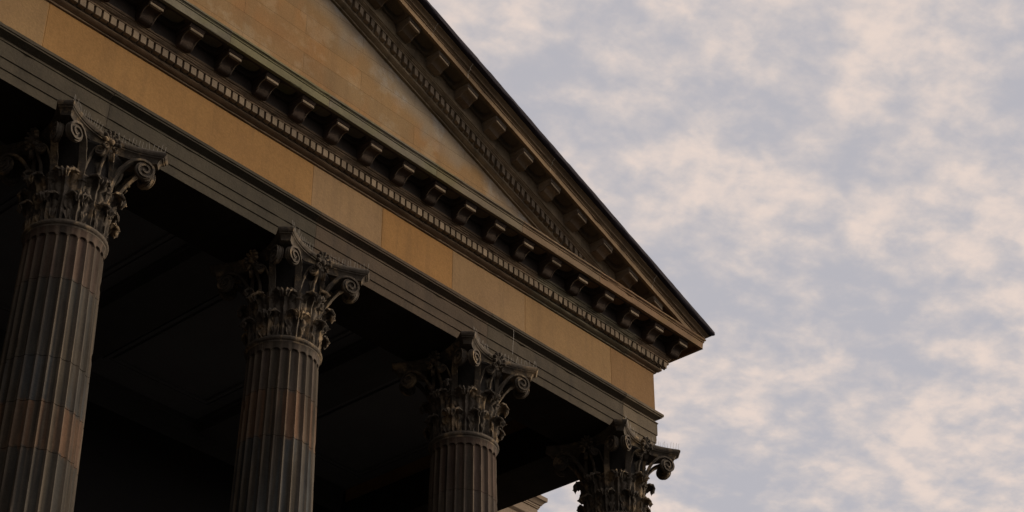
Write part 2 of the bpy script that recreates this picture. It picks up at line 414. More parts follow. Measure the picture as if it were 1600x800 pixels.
for x in ks:
    for sx in (1, -1):
        if XM+.2 < x < 11.0:
            xx = x if sx == 1 else 2*XM-x
            o = inst('bracket', (bmesh_r if sx == 1 else bmesh_l)[random.randrange(2)], portico, Vector((xx, YA, zr(x)+.004))+PO); o['group'] = 'brackets under the raking cornice'; inst('lip', lips[sx], o)

cj = (-6.0, -4.2, -2.4, -.6, 1.28, 3.09, 5.28, 7.2, 9.1)
ct = [(1, 1, 1), (1.05, 1.05, .95), (.95, 1, 1), (1.02, .98, .9), (.9, .98, 1.0), (1.0, 1.1, .9), (.92, .98, 1.02), (.95, .93, .9), (1.05, .9, .8), (1.15, .88, .72)]
P = [(.238, 12.076), (.566, 12.076), (.572, 11.996), (.623, 11.995), (.626, 12.004), (.628, 12.112), (.640, 12.116), (.641, 12.128), (.630, 12.131), (.648, 12.150), (.664, 12.156), (.667, 12.181),
     (.655, 12.186), (.30, 12.225), (.0, 12.262), (-.3, 12.262), (-.3, 12.08)]
part(sweep(P, stations(joints=cj), .003, seg_tint(cj, ct), cj, chip=.05), 'corona', M_corona, angle=28)
# coffered soffit panels between the brackets
for x in ks:
    xc = x + MS/2
    if XL < xc < XR:
        m = MB(); NN = 40; rings = []
        X2 = MS/2-.125; O0, O1 = .2405, .571; oc = (O0+O1)/2
        hx, ho = X2-.030, .118
        def rr(ax, ay, p_, t):
            c_, s_ = math.cos(t), math.sin(t); return ax*math.copysign(abs(c_)**(2/p_), c_), ay*math.copysign(abs(s_)**(2/p_), s_)
        tl = [2*PI*(j+.5)/NN for j in range(NN)]
        def ring(ax, ay, p_, z): return [(xc+rr(ax, ay, p_, t)[0], YA-oc-rr(ax, ay, p_, t)[1], z) for t in tl]
        A2 = (O1-O0)/2
        m.grid([ring(X2, A2, 60, 12.0745), ring(X2, A2, 60, 11.9995), ring(hx+.012, ho+.012, 3.4, 11.9965), ring(hx+.006, ho+.006, 3.4, 12.006), ring(hx, ho, 3.2, 12.010), ring(hx-.012, ho-.012, 3.0, 12.0745)], closed=True)
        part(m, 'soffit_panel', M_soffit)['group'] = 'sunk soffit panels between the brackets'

# ------------------------------------------------------------------ tympanum
m = MB(); rows = []
nx = 150
for i in range(nx+1):
    x = XM - 9.6 + 19.2*i/nx; t = zr(x)-.35
    z1 = max(t, 12.2)
    row = []
    for j in range(9):
        z = 12.2+(z1-12.2)*j/8
        row.append((x, YA+.012, z))
    rows.append(row)
tt = []
for r_ in rows:
    for (x, y, z) in r_:
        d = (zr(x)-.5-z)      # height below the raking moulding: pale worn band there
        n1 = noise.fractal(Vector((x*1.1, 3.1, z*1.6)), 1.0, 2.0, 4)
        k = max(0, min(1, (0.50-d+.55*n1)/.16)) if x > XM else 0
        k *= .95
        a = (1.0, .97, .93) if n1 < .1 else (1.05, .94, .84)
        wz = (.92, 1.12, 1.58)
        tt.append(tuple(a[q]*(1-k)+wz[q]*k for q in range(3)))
m.grid(rows, tint=tt)
part(m, 'tympanum', M_tymp, angle=60)

# ------------------------------------------------------------------ raking cornices (swept up each slope, mitred at the corners)
def rake(prof, name, mat, jit=.003, tintf=None, zclip=12.10, chip=.04, joints=(), closed=True, ends=True):
    for sx in (1, -1):
        m = MB(); n = len(prof); rows = []; cols = []
        N_ = 96
        ts = sorted(set([i/N_ for i in range(N_+1)]))
        us = [(t, False) for t in ts]
        for t, _ in us:
            row = []
            for k, (o, h) in enumerate(prof):
                xe = XR+o
                xc = XK - (zclip-h-12.064)/SL
                if h < .0 or o < .55: xe = min(xe, xc)
                x = XM + (xe-XM)*t
                w = wob(x+k*.41, 7, h*3, jit, 2.6); w2 = wob(x, k*5.1, h, jit*.7, 11)
                c = 0
                if chip:
                    q = noise.noise(Vector((x*7+k*3.1, 3, h*9)));  c = max(0, q-.32)*chip
                if t in (0,): w = w*0; w2 = w2*0; c = 0
                z = 12.064+SL*(XK-x)+h+w.z+w2.z
                row.append((x if sx == 1 else 2*XM-x, YA-(o+w.x+w2.x-c), z))
                cols.append(tintf(x, 0, k) if tintf else (1, 1, 1))
            rows.append(row)
        m.grid(rows, closed=closed, tint=cols)
        m.f.append(tuple(range(n))); m.f.append(tuple(range((len(rows)-1)*n, len(rows)*n))[::-1])
        part(m, name, mat, angle=28)
def rk_t(x, y, k):
    b = 1+.45*noise.noise(Vector((x*.9, 5, k*.4)))
    return (b, b*.97, b*.93)
bedp = [(o, z-11.997) for o, z in [(-.02, 11.470), (.028, 11.476), (.030, 11.500), (.044, 11.506), (.062, 11.513), (.092, 11.532), (.102, 11.540), (.102, 11.586), (.108, 11.590), (.108, 11.715),
     (.178, 11.715), (.184, 11.719), (.184, 11.735), (.200, 11.743), (.214, 11.758), (.222, 11.762), (.222, 11.776), (.236, 11.780), (.240, 11.79), (.240, 12.072), (-.02, 12.072)]]
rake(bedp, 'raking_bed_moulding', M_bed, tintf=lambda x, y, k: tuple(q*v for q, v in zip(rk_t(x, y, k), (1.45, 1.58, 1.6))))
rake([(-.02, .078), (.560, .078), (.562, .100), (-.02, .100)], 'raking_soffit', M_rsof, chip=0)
for x in ks:
    xc = x + MS/2
    if XM < xc < 10.9:
        for sx in (1, -1):
            m = MB(); NN = 40; X2 = MS/2-.125; oc = .406; hx, ho = X2-.030, .118; A2 = .165
            def sup(ax, ay, p_, t):
                c_, s_ = math.cos(t), math.sin(t); return ax*math.copysign(abs(c_)**(2/p_), c_), ay*math.copysign(abs(s_)**(2/p_), s_)
            def ring2(ax, ay, p_, h):
                out = []
                for j in range(NN):
                    a_, b_ = sup(ax, ay, p_, 2*PI*(j+.5)/NN); X_ = xc+a_; out.append((X_ if sx == 1 else 2*XM-X_, YA-oc-b_, zr(X_)+h))
                return out
            m.grid([ring2(X2, A2, 60, .0755), ring2(X2, A2, 60, .003), ring2(hx+.012, ho+.012, 3.4, .0), ring2(hx+.006, ho+.006, 3.4, .009), ring2(hx, ho, 3.2, .013), ring2(hx-.012, ho-.012, 3.0, .0755)], closed=True)
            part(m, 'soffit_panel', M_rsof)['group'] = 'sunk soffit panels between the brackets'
rj = (5.13, 5.94, 7.92, 10.56)
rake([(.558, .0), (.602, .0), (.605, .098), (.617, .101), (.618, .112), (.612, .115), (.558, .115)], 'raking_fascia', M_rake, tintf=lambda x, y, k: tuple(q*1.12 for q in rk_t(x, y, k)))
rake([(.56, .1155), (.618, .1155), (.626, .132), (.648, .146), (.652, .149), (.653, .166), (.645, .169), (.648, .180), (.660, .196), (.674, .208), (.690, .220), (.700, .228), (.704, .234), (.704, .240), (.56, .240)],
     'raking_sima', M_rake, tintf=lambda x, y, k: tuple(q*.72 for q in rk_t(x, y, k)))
rake([(.50, .2405), (.708, .2405), (.742, .250), (.768, .268), (.777, .290), (.778, .338), (.770, .345), (.50, .345)], 'roof_edge', M_lead, jit=.008, chip=0)
# mortar joints across the raking mouldings
m = MB()
for xj in rj:
    for o0, o1, h0, h1 in ((.60, .6065, .004, .097), (.615, .655, .117, .166), (.650, .768, .172, .294)):
        pr = {(.60): [(.603, .002), (.6075, .098)], (.615): [(.620, .118), (.629, .131), (.651, .145), (.656, .166)], (.650): [(.648, .170), (.651, .180), (.665, .201), (.677, .206), (.693, .218), (.703, .226), (.707, .238)]}[o0]
        r1 = [(xj-.005, YA-o, zr(xj-.005)+h) for o, h in pr]; r2 = [(xj+.005, YA-o, zr(xj+.005)+h) for o, h in pr]
        r0 = [(xj-.005, YA-o+.02, zr(xj-.005)+h) for o, h in pr]; r3 = [(xj+.005, YA-o+.02, zr(xj+.005)+h) for o, h in pr]
        m.grid([r0, r1, r2, r3])
M_mortar = stone('pale_mortar', (.42, .37, .30), (.30, .26, .2), bump=.2)
part(m, 'mortar_joints', M_mortar)
# side eaves
for sx, X in ((1, XR), (-1, XL)):
    m = MB(); zo = 12.064+SL*(.605)
    def pt(o, h, y): return (X+sx*o, y, 12.064+SL*(.605-o)+h)
    pr = [(.5, .012), (.602, .0), (.605, .098), (.618, .112), (.648, .146), (.653, .166), (.648, .180), (.690, .226), (.752, .262), (.764, .296), (.776, .300), (.776, .338), (.5, .345)]
    m.grid([[pt(o, h, YA-o) for o, h in pr], [pt(o, h, 5.4) for o, h in pr]], closed=True)
    part(m, 'side_gutter', M_rake)
# roof slopes
m = MB()
for sx in (1, -1):
    def q(x, y, d): return (x if sx == 1 else 2*XM-x, y, zr(x)+.34-d)
    x1 = XR+.70
    vs = [q(XM, YA-.60, 0), q(x1, YA-.60, 0), q(x1, 9, 0), q(XM, 9, 0), q(XM, YA-.60, .06), q(x1, YA-.60, .06), q(x1, 9, .06), q(XM, 9, .06)]
    m.add(vs, [(0, 1, 2, 3), (7, 6, 5, 4), (0, 4, 5, 1), (1, 5, 6, 2), (2, 6, 7, 3), (3, 7, 4, 0)])
part(m, 'roof', M_slate)

# ------------------------------------------------------------------ porch ceiling and beams
m = MB(); m.box(XL+.9, YA+.9, 11.0, XR-.9, 6.0, 11.12); part(m, 'ceiling', M_ceil)
for i in range(-2, 4):
    xc = i*S
    if i in (-2, 3): continue
    m = MB(); w = .47; y0, y1 = YA+1.062, 5.86
    for a, b, c in ((w-.02, 10.76, 10.90), (w, 10.90, 10.94), (w+.05, 10.94, 10.998)):
        m.box(xc-a, y0, b, xc+a, y1, c-.0004)
    o = part(m, 'ceiling_beam', M_inner); o['group'] = 'beams of the porch ceiling'
m = MB()
for a, b, c in ((5.92, 10.5, 10.7), (5.90, 10.7, 10.9), (5.86, 10.9, 10.998)): m.box(XL+1.07, a, b, XR-1.07, 5.99, c-.0004)
part(m, 'wall_beam', M_inner)
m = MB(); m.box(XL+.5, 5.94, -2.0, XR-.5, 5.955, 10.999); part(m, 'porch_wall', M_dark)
for i in range(-2, 3):
    xc = i*S+S/2; m = MB()
    for a, z in ((0, 10.97), (.11, 10.955)):
        X0, X1, Y0, Y1 = xc-1.10+a, xc+1.10-a, .95+a, 5.35-a; t = .06
        m.box(X0, Y0, z, X1, Y0+t, 10.9996); m.box(X0, Y1-t, z, X1, Y1, 10.9996); m.box(X0, Y0+t, z, X0+t, Y1-t, 10.9996); m.box(X1-t, Y0+t, z, X1, Y1-t, 10.9996)
    o = part(m, 'ceiling_panel_frame', M_ceil); o['group'] = 'moulded frames on the porch ceiling'

# ------------------------------------------------------------------ columns
def rad(z):
    t = (8.5-z)/10.3; return .487+.125*(1-max(0, 1-t)**1.9)
RUST = (.150, .088, .052); BROWN = (.098, .076, .058); GREY = (.062, .058, .049); BLUEG = (.062, .064, .061); TAN = (.13, .102, .074); REDB = (.100, .068, .050)
DR = {0: [(7.83, REDB), (6.75, GREY), (6.15, BLUEG), (5.55, RUST), (4.7, GREY), (3.6, BROWN), (2, GREY), (.5, TAN), (-2, GREY)],
      1: [(7.85, BROWN), (7.15, RUST), (6.0, BLUEG), (5.0, BROWN), (3.8, GREY), (2, TAN), (.5, GREY), (-2, GREY)],
      2: [(7.72, REDB), (6.6, BROWN), (5.2, GREY), (4, BROWN), (2, GREY), (.5, TAN), (-2, GREY)],
      3: [(7.6, BROWN), (6.6, GREY), (5, RUST), (4, BROWN), (2, GREY), (.5, TAN), (-2, GREY)]}
NF = 24; SUB = 10
def shaft(ci):
    drums = DR.get(ci, DR[3]); m = MB(); rows = []; cols = []
    def row(z, tint, dr_=0):
        r0 = rad(z); out = []
        if z > 8.50: r0 += ((z-8.50)/.07)**2*.018 if z < 8.57 else .018
        for j in range(NF*SUB):
            th = 2*PI*j/(NF*SUB); u = (j % SUB)/SUB*2-1      # -1..1 across a flute and its arris
            half = .84; dep = 0
            if abs(u) < half:
                full = math.sqrt(max(0, 1-(u/half)**2))
                zt = 8.475 - (.487*2*PI/NF/2*half)*(1-full)       # rounded head of the flute
                dep = .030*full**.8 if z < zt - .002 else 0
            w = noise.noise(Vector((th*6, z*1.3, ci*7.)))*.0025
            chipn = noise.noise(Vector((th*9+ci, z*5, 3.)))
            if abs(u) > .84 and chipn > .35: w -= (chipn-.35)*.03
            r_ = r0 - dep + w - dr_
            out.append((r_*math.cos(th), r_*math.sin(th), z))
        rows.append(out)
        for j in range(NF*SUB):
            th = 2*PI*j/(NF*SUB); u = (j % SUB)/SUB*2-1; cx_, cy_ = math.cos(th), math.sin(th)
            tnt = tint
            if tint is None:
                zj = z+.05*noise.noise(Vector((cx_*7, cy_*7, ci*2.+1)))+.03*noise.noise(Vector((cx_*19, cy_*19, z*6)))
                tnt = next((c for zb, c in drums if zj > zb), GREY)
            k = 1+.30*noise.noise(Vector((cx_*2+ci*3, cy_*2, z*.8)))+.25*noise.noise(Vector((cx_*16, cy_*16, z*5+ci)))
            st1 = noise.noise(Vector((cx_*9+ci*5, cy_*9+4, z*.55))); st2 = noise.noise(Vector((cx_*2.2+ci*3, cy_*2.2, z*1.1+9)))
            g_ = max(0, min(.92, .30+1.3*st1+1.1*st2)); w_ = max(0, min(1, noise.noise(Vector((cx_*14+ci, cy_*14, z*.35+20)))*2.4-.35))*.4
            if abs(u) >= .80: w_ = max(w_, .16+.50*max(0, noise.noise(Vector((cx_*5, cy_*5, z*1.7+ci)))+.35))   # pale arrises: highlights put into the colour, partly wear
            cols.append(tuple(((q*(1-g_)+h*g_)*k)*(1-w_)+l_*w_ for q, h, l_ in zip(tnt, (.058, .049, .036), (.19, .15, .105))))
    zs = [8.585, 8.575, 8.565, 8.54, 8.51]; z = 8.49
    while z > 8.40: zs.append(z); z -= .005
    for z in zs: row(z, None)
    top = 8.40
    for zb, c in drums:
        n = max(2, int((top-zb)/(.045 if top > 3 else .15)))
        for i in range(n+1):
            z = top-(top-zb)*i/n
            if i == n: z += .006
            row(z, None)
        if zb > -2: row(zb+.004, None, .006); row(zb-.003, None, .006); row(zb-.0065, None, 0)
        top = zb-.007
    m.grid(rows, closed=True, tint=cols); return m

# --- Corinthian capital pieces
def cr(pts, n):
    out = []
    for i in range(len(pts)-1):
        p0 = pts[max(i-1, 0)]; p1 = pts[i]; p2 = pts[i+1]; p3 = pts[min(i+2, len(pts)-1)]
        for k in range(n):
            t = k/n
            out.append(tuple(.5*((2*b)+(-a+c)*t+(2*a-5*b+4*c-d)*t*t+(-a+3*b-3*c+d)*t**3) for a, b, c, d in zip(p0, p1, p2, p3)))
    out.append(tuple(pts[-1])); return out
def erode(p, seed, s_):
    q = noise.noise_vector(Vector((p[0]*14+seed*9, p[1]*14, p[2]*14))); a = .006+.010*s_
    return (p[0]+q.x*a, p[1]+q.y*a, p[2]+q.z*a)
def leaf(H, Wd, out, seed=0, lobes=4, pleat=.014, R0=.47):
    """acanthus leaf standing on the bell (local +x outward)"""
    rnd = random.Random(seed)
    sp = cr([(.004, 0), (.014, H*.28), (.020, H*.55), (.030, H*.80), (.030+out*.40, H*.955), (.030+out*.92, H*.99), (.030+out*1.15, H-.030), (.030+out*1.10, H-.065), (.030+out*.90, H-.075)], 6)
    nS = len(sp); nT = 26; m = MB(); front = []; back = []
    for i, (ro, z) in enumerate(sp):
        s = i/(nS-1)
        a = sp[max(i-1, 0)]; b = sp[min(i+1, nS-1)]; tx, tz = b[0]-a[0], b[1]-a[1]; l = math.hypot(tx, tz) or 1; nx_, nz_ = tz/l, -tx/l
        w = Wd*(.80+.32*math.sin(PI*min(1, s*1.25))) * (1 if s < .62 else max(.42, 1-(s-.62)*1.6))
        ph = (s*lobes*1.25) % 1.0
        lob = abs(math.sin(PI*ph))**.6
        wl = w*(.70+.30*lob)
        rf, rb = [], []
        for j in range(nT+1):
            t = j/nT*2-1
            uu = t*wl
            edge = abs(t)
            # leaflets swept upward
            zz = z + (edge**1.5)*.02*math.sin(PI*ph*1.0)*H/.5
            pl = math.cos(t*PI*3.5)*pleat*(.5+.5*edge)*(1-.35*s)
            mid = .020*math.exp(-(t/.10)**2)
            vein = -.010*math.exp(-((edge-.30)/.09)**2)
            curl = (edge**3)*.034*lob - (1-lob)*.022*edge
            cup = -.018*(edge**2) if s > .7 else 0
            off = pl+mid+vein+curl+cup
            r_ = R0+ro+nx_*off; zz += nz_*off
            an = uu/(R0+ro*.5)
            rf.append((r_*math.cos(an), r_*math.sin(an), zz))
            r2 = r_-nx_*.022; z2 = zz-nz_*.022
            rb.append((r2*math.cos(an*.97), r2*math.sin(an*.97), z2))
        front.append([erode(p, seed, s) for p in rf]); back.append([erode(p, seed, s) for p in rb])
    m.grid([f+b[::-1] for f, b in zip(front, back)], closed=True)
    n = 2*(nT+1); m.f.append(tuple(range(n))); m.f.append(tuple(range((nS-1)*n, nS*n))[::-1])
    return m
def scroll(P0, C, zpts, zc, r0, turns, hw0, hw1, th, disc=True, rmin=.022, ea=None):
    """ribbon rising from P0 (x,y) and rolling up round centre C (x,y,zc) in a vertical plane"""
    d = Vector((C[0]-P0[0], C[1]-P0[1], 0)); Ln = d.length; d.normalize(); lat = Vector((-d.y, d.x, 0))
    pts = [(a*Ln, z) for a, z in zpts]
    if ea is None: ea = math.atan2(d.y, d.x)
    e = Vector((math.cos(ea), math.sin(ea), 0)); elat = Vector((-e.y, e.x, 0)); C2 = Vector((C[0], C[1], 0)); Q0 = Vector((P0[0], P0[1], 0)); Q1 = C2-e*Ln*.45
    def plan(a, spiral):
        if spiral: return C2+e*(a-Ln), elat
        t = max(0, min(1, a/Ln)); p = Q0*(1-t)**2+Q1*2*t*(1-t)+C2*t*t; tg = (Q1-Q0)*(1-t)+(C2-Q1)*t; tg.normalize(); return p, Vector((-tg.y, tg.x, 0))
    sp = []
    nspi = int(turns*26)
    for i in range(nspi+1):
        f = i/nspi; th_ = PI/2 - f*turns*2*PI; r_ = r0*(1-f)**1.05*(1-rmin/r0)+rmin
        sp.append((Ln+r_*math.cos(th_), zc+r_*math.sin(th_)))
    stem = cr(pts+[sp[0], sp[2]], 7)[:-7][:-1]; path = stem+sp
    m = MB(); rows = []; n_ = len(path)
    for i, (a, z) in enumerate(path):
        f = i/(n_-1); p = path[max(i-1, 0)]; q = path[min(i+1, n_-1)]
        tx, tz = q[0]-p[0], q[1]-p[1]; l = math.hypot(tx, tz) or 1; nx_, nz_ = -tz/l, tx/l      # outward side of the curl
        hw = hw0+(hw1-hw0)*min(1, f*1.7); t = th*(1-.45*f)
        sec = [(-hw, -t), (-hw, t*.9), (-hw*.78, t*1.0), (-hw*.62, t*.25), (-hw*.28, t*.15), (-.12*hw, t*.8), (.12*hw, t*.8), (hw*.28, t*.15), (hw*.62, t*.25), (hw*.78, t*1.0), (hw, t*.9), (hw, -t)]
        row = []
        for u, nn in sec:
            A = a+nx_*nn; Z = z+nz_*nn
            pp, ll = plan(A, i >= len(stem)); row.append(erode((pp.x+ll.x*u, pp.y+ll.y*u, Z), 3, .1))
        rows.append(row)
    m.grid(rows, closed=True); k = 12
    m.f.append(tuple(range(k))); m.f.append(tuple(range((n_-1)*k, n_*k))[::-1])
    if disc:
        rr = r0*.93; hh = hw1*.45; c = Vector((C[0], C[1], zc)); ring = []
        for s_ in (-hh, hh):
            ring.append([tuple(c+elat*s_+e*(rr*math.cos(2*PI*j/24))+Vector((0, 0, rr*math.sin(2*PI*j/24)))) for j in range(24)])
        m.grid(ring, closed=True); b = len(m.v)-48; m.f.append(tuple(range(b, b+24))); m.f.append(tuple(range(b+24, b+48))[::-1])
        # web between the rising stem and the roll
    return m
def rot(p, a): return (p[0]*math.cos(a)-p[1]*math.sin(a), p[0]*math.sin(a)+p[1]*math.cos(a))
CW = .0728; HH = .7864
def abacus():
    # plan outline: chamfered horns joined by concave arcs
    def outline(ins):
        pts = []
        for s_ in range(4):
            a0 = PI/2*s_
            x0, y0 = -HH+CW, -HH-CW+ins; x1 = HH-CW
            x0 += ins*.45; x1 -= ins*.45
            for k in range(19):
                t = k/18*2-1
                xx = x0+(x1-x0)*k/18; yy = y0 + .245*(1-t*t)
                pts.append(rot((xx, yy), a0))
        return pts
    m = MB(); rows = []
    for ins, z in ((.20, 9.835), (.105, 9.838), (.098, 9.856), (.085, 9.888), (.055, 9.912), (.040, 9.916), (.038, 9.930), (.022, 9.934), (.004, 9.955), (0, 9.972), (.004, 9.990), (.012, 9.9975)):
        rows.append([(x+wob(x, y, z, .002, 8).x, y+wob(x, y, z, .002, 8).y, z) for x, y in outline(ins)])
    m.grid(rows, closed=True); n = len(rows[0]); m.f.append(tuple(range(n))); m.f.append(tuple(range((len(rows)-1)*n, len(rows)*n))[::-1])
    return m
def fleuron():
    """palmette flower at the middle of each abacus side (local +x outward)"""
    m = MB(); cx, cz = .640, 9.925
    def blob(c, ax, ay, az, rx=0, tilt=0, n=10):
        rows = []
        for i in range(n+1):
            ph = PI*i/n-PI/2; row = []
            for j in range(14):
                t = 2*PI*j/14
                p = Vector((ax*math.cos(ph)*math.cos(t), ay*math.cos(ph)*math.sin(t), az*math.sin(ph)))
                p = Matrix.Rotation(rx, 3, 'X') @ (Matrix.Rotation(tilt, 3, 'Y') @ p)
                row.append(tuple(Vector(c)+p))
            rows.append(row)
        m.grid(rows, closed=True)
    for k, an in enumerate((-98, -64, -31, 0, 31, 64, 98)):
        a = R(an); l = (.105, .110, .118, .125, .118, .110, .105)[k]
        for q, (f, fo, wd) in enumerate(((.34, .0, .020), (.62, .014, .023), (.86, .034, .021))):
            blob((cx+.018+fo, -math.sin(a)*l*f, cz-.035+math.cos(a)*l*f), .030, wd, l*.27, rx=a, tilt=.25 if q < 2 else .7)
    blob((cx+.035, 0, cz-.045), .040, .034, .036)
    for sg in (1, -1):
        rows = []
        for i in range(34):
            f = i/33; th_ = R(200)+f*R(560); r_ = .036*(1-f)+.006; t_ = .012*(1-.5*f)
            cxx, czz = sg*(.062-r_*math.cos(th_)*1.0), cz-.105+r_*math.sin(th_)
            rows.append([(cx+.03+t_*1.6*math.cos(2*PI*j/8), cxx+t_*math.sin(2*PI*j/8)*math.cos(th_), czz+t_*math.sin(2*PI*j/8)*math.sin(th_)) for j in range(8)])
        m.grid(rows, closed=True)
    # stem dropping to the bell
    rows = []
    for a, z, w in ((cx-.01, cz-.03, .026), (cx-.02, cz-.10, .022), (cx-.06, cz-.19, .020), (.52, cz-.30, .02), (.50, cz-.42, .024)):
        rows.append([(a+.022*math.cos(2*PI*j/10), w*math.sin(2*PI*j/10), z) for j in range(10)])
    m.grid(rows, closed=True)
    return m
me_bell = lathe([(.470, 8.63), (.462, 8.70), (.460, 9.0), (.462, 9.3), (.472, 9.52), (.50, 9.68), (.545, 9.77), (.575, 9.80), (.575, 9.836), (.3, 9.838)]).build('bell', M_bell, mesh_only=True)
me_ast = lathe([(.480, 8.560), (.502, 8.562), (.505, 8.582), (.498, 8.585), (.514, 8.592), (.526, 8.606), (.528, 8.622), (.522, 8.640), (.508, 8.651), (.500, 8.653), (.499, 8.664), (.472, 8.668), (.44, 8.668)], 96).build('neck_ring', M_cap, mesh_only=True)
me_ab = abacus().build('abacus', M_cap, mesh_only=True, angle=30)
me_low = [leaf(.355, .150, .085, s).build('lower_leaf', M_cap, mesh_only=True, angle=50) for s in range(4)]
me_up = [leaf(.66, .150, .120, s, lobes=6, R0=.462).build('upper_leaf', M_cap, mesh_only=True, angle=50) for s in range(4)]
me_small = leaf(.24, .065, .08, 3, lobes=3, pleat=.010, R0=.49).build('stem_leaf', M_cap, mesh_only=True, angle=50)
me_fl = fleuron().build('fleuron', M_cap, mesh_only=True, angle=60)
me_vol = {}
for sg in (1, -1):
    d45 = PI/4
    P0 = rot((.485, 0), sg*R(20)); Cc = (.865, sg*.112)
    me_vol[sg] = scroll(P0, Cc, [(-.02, 9.16), (.03, 9.34), (.17, 9.56), (.48, 9.755), (.80, 9.822)], 9.690,   .134, 1.75, .046, .046, .020, ea=-sg*R(31)).build('corner_volute', M_cap, mesh_only=True, angle=40)
me_hel = {}
for sg in (1, -1):
    P0 = rot((.50, 0), sg*R(25)); Cc = (.600, sg*.088)
    me_hel[sg] = scroll(P0, Cc, [(0, 9.26), (.12, 9.42), (.35, 9.60), (.65, 9.735)], 9.70, .066, 1.9, .022, .032, .012, rmin=.014).build('inner_volute', M_cap, mesh_only=True, angle=40)
def stalk():
    m = MB(); rows = []
    for r_, z, w in ((.480, 8.95, .022), (.485, 9.12, .030), (.492, 9.22, .046), (.500, 9.235, .058), (.500, 9.255, .058), (.498, 9.262, .045), (.505, 9.33, .055), (.50, 9.34, .02)):
        rows.append([(r_+w*(1+.10*math.cos(6*2*PI*j/24))*math.cos(2*PI*j/24), w*(1+.10*math.cos(6*2*PI*j/24))*math.sin(2*PI*j/24), z) for j in range(24)])
    m.grid(rows, closed=True); return m
me_st = stalk().build('stalk', M_cap, mesh_only=True)
me_base = lathe([(.3, -1.999), (.80, -1.999), (.84, -1.96), (.84, -1.86), (.80, -1.82), (.74, -1.81), (.70, -1.76), (.70, -1.70), (.73, -1.69), (.755, -1.66), (.755, -1.62), (.72, -1.59), (.64, -1.58), (.615, -1.55), (.613, -1.50), (.5, -1.5)]).build('base', M_steps, mesh_only=True)
labels = {0: 'column with reddish-brown top drum over a long dark grey drum', 1: 'column with an orange-brown drum above a blue-grey drum', 2: 'column with reddish-brown top drum', 3: 'corner column whose capital stands out against the sky'}
me_shaft = shaft(3).build('column', M_col, mesh_only=True, angle=50)
for ci in range(-2, 4):
    x = ci*S
    if ci < 0: sh = bpy.data.objects.new('column', me_shaft); col.objects.link(sh); sh.parent = portico
    else: sh = shaft(ci).build('column', M_col, portico, angle=50)
    sh.location = Vector((x, 0, 0))+PO; sh['group'] = 'fluted columns of the porch'
    if ci in labels: sh['label'] = labels[ci]
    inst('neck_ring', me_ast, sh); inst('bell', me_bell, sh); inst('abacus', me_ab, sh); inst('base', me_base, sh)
    for k in range(8):
        a = R(22.5+45*k)
        inst('lower_leaf', me_low[random.randrange(4)], sh, (0, 0, 8.655), a+random.uniform(-.02, .02), (random.uniform(.975, 1.01), random.uniform(.96, 1.0), random.uniform(.94, 1.02)))
        inst('stalk', me_st, sh, (0, 0, 0), a)
        inst('upper_leaf', me_up[random.randrange(4)], sh, (0, 0, 8.66), R(45*k), (1, 1, random.uniform(.97, 1.02)))
        sg = 1 if k % 2 == 0 else -1
        if random.random() < .35: inst('stem_leaf', me_small, sh, (0, 0, 9.24), a+R(-5 if k % 2 == 0 else 5))
    for k in range(4):
        for sg in (1, -1):
            inst('corner_volute', me_vol[sg], sh, (0, 0, random.uniform(-.012, .004)), R(45+90*k)+random.uniform(-.02, .02), (random.uniform(.965, 1.005),)*2+(1,)); inst('inner_volute', me_hel[sg], sh, (0, 0, 0), R(90*k))
        inst('fleuron', me_fl, sh, (-.055*math.cos(R(90*k)), -.055*math.sin(R(90*k)), -1.03), R(90*k), (1.10, 1.2, 1.10))

# ------------------------------------------------------------------ bird spikes on the visible capitals
spl = {0: 'thin wire bird spikes on top of the leftmost capital', 1: 'thin wire bird spikes on the second capital from the left',
       2: 'thin wire bird spikes on the third capital, left of the corner one', 3: 'thin wire bird spikes on the corner capital, standing against the sky'}
for ci in range(4):
    e = tag(empty('bird_spikes', (ci*S, YA, ZA)), spl[ci], 'bird spikes', 'bird spikes on the capitals')
    rnd = random.Random(ci)
    faces = [0] + ([1] if ci == 3 else [])
    for fc, hs in [(a, b) for a in faces for b in (-1, 1)]:
        ms = MB(); mstrip = MB(); pts = []
        for k in range(35):
            t = k/34*2-1; xx = t*(HH-CW-.01); yy = -HH-CW+.03+.245*(1-t*t)
            if abs(t) < .16 or t*hs < 0: continue
            pts.append((xx, yy))
        for q, (xx, yy) in enumerate(pts):
            X, Y = rot((xx, yy), PI/2*fc); Y -= YA
            if q % 1 == 0:
                lx, ly = rnd.uniform(-.02, .02), rnd.uniform(-.03, .01); h = rnd.uniform(.085, .125); w = .0015
                b = [(X-w, Y-w, .0), (X+w, Y-w, .0), (X+w, Y+w, .0), (X-w, Y+w, .0)]; t_ = [(a+lx, b_+ly, h) for a, b_, _ in b]
                ms.add(b+t_, [(0, 1, 5, 4), (1, 2, 6, 5), (2, 3, 7, 6), (3, 0, 4, 7), (4, 5, 6, 7)])
        for q in range(len(pts)-1):
            if abs(pts[q][0]-pts[q+1][0]) > .1: continue
            (ax, ay), (bx_, by_) = rot(pts[q], PI/2*fc), rot(pts[q+1], PI/2*fc); ay -= YA; by_ -= YA; w = .008
            mstrip.add([(ax-w, ay-w, -.001), (bx_-w, by_-w, -.001), (bx_+w, by_+w, -.001), (ax+w, ay+w, -.001), (ax-w, ay-w, .004), (bx_-w, by_-w, .004), (bx_+w, by_+w, .004), (ax+w, ay+w, .004)],
                       [(4, 5, 6, 7), (0, 1, 5, 4), (1, 2, 6, 5), (2, 3, 7, 6), (3, 0, 4, 7)])
        st_ = mstrip.build('base_strip', M_wire, e); ms.build('spikes', M_wire, st_)

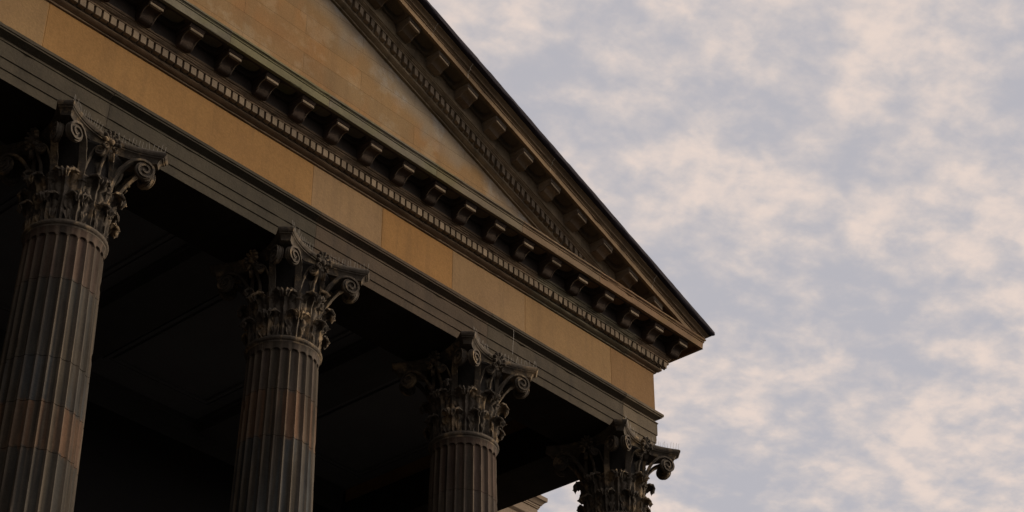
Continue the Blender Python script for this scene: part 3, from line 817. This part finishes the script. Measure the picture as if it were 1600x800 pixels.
# ------------------------------------------------------------------ hanging thread over the third capital
m = MB(); X0 = 2*S+.38
pts = [(X0, YA-.115, 10.60), (X0+.004, YA-.11, 10.45), (X0-.002, YA-.10, 10.30), (X0+.003, YA-.09, 10.17)]
for a, b in zip(pts, pts[1:]):
    w = .0018; m.add([(a[0]-w, a[1], a[2]), (a[0]+w, a[1], a[2]), (b[0]+w, b[1], b[2]), (b[0]-w, b[1], b[2]), (a[0]-w, a[1]-w, a[2]), (a[0]+w, a[1]-w, a[2]), (b[0]+w, b[1]-w, b[2]), (b[0]-w, b[1]-w, b[2])],
                     [(0, 1, 2, 3), (7, 6, 5, 4), (0, 4, 5, 1), (2, 6, 7, 3), (1, 5, 6, 2), (0, 3, 7, 4)])
tag(m.build('hanging_thread', simple('pale_thread', (.4, .37, .32), .7)), 'short pale thread hanging from the architrave lip above the third capital', 'thread')

# ------------------------------------------------------------------ main building behind the porch
bx0, bx1, by0 = 2*XM-13.90, 13.90, 4.298
hall = tag(empty('stone_hall', (XM, 5.2, -5.11)), 'sandstone building behind the porch, only its moulded cornice corner showing under the porch beam', 'building')
HO = Vector((-XM, -5.2, 5.11))
def hpart(m, n, mat, **k):
    o = m.build(n, mat, hall, **k); o.location = HO; return o
m = MB(); m.box(bx0, 5.96, -5.2, bx1-.003, 24, 11.3); m.box(XR+.06, by0+.003, -5.2, bx1-.003, 5.96, 11.3); m.box(bx0, by0+.003, -5.2, XL-.06, 5.96, 11.3)
hpart(m, 'wall', M_wing)
prof = [(-.3, 10.95), (0, 10.95), (.0, 11.13), (.045, 11.16), (.062, 11.175), (.062, 11.215), (.02, 11.235), (0, 11.245), (0, 11.396), (.022, 11.400), (.024, 11.425), (.036, 11.430), (.038, 11.464), (.058, 11.470), (.075, 11.500), (.11, 11.540), (.140, 11.554), (.143, 11.637), (.12, 11.645), (-.3, 11.70)]
for side in (1, -1):
    m = MB(); rows = []
    E0 = XR+.06 if side == 1 else XL-.06; E1 = bx1 if side == 1 else bx0
    for i in range(31): rows.append([(E0+(E1-E0)*i/31, by0-o, z) for o, z in prof])
    rows.append([(E1+side*o, by0-o, z) for o, z in prof]); rows.append([(E1+side*o, 24, z) for o, z in prof])
    m.grid(rows, closed=True); n = len(prof); m.f.append(tuple(range(n))); m.f.append(tuple(range((len(rows)-1)*n, len(rows)*n))[::-1])
    hpart(m, 'cornice', M_wing, angle=28)
m = MB(); m.box(bx0+.2, by0+.2, 11.6, XL-.8, 24, 11.66); m.box(XR+.8, by0+.2, 11.6, bx1-.2, 24, 11.66); m.box(XL-.8, 9.02, 11.6, XR+.8, 24, 11.66)
hpart(m, 'roof', M_slate)
for xx in (12.6, 2*XM-12.6):
    m = MB()
    m.box(xx-.62, by0-.05, -.5, xx-.5, by0+.1, 4.5); m.box(xx+.5, by0-.05, -.5, xx+.62, by0+.1, 4.5); m.box(xx-.66, by0-.08, 4.5, xx+.66, by0+.1, 4.66); m.box(xx-.70, by0-.1, -.62, xx+.70, by0+.1, -.5)
    f = hpart(m, 'window', M_wing); f['group'] = 'windows of the hall'
    m = MB(); m.box(xx-.5, by0-.004, -.5, xx+.5, by0+.05, 4.5)
    for zz in (.5, 1.5, 2.5, 3.5): m.box(xx-.5, by0-.02, zz-.02, xx+.5, by0-.004, zz+.02)
    m.build('pane', M_glass, f)
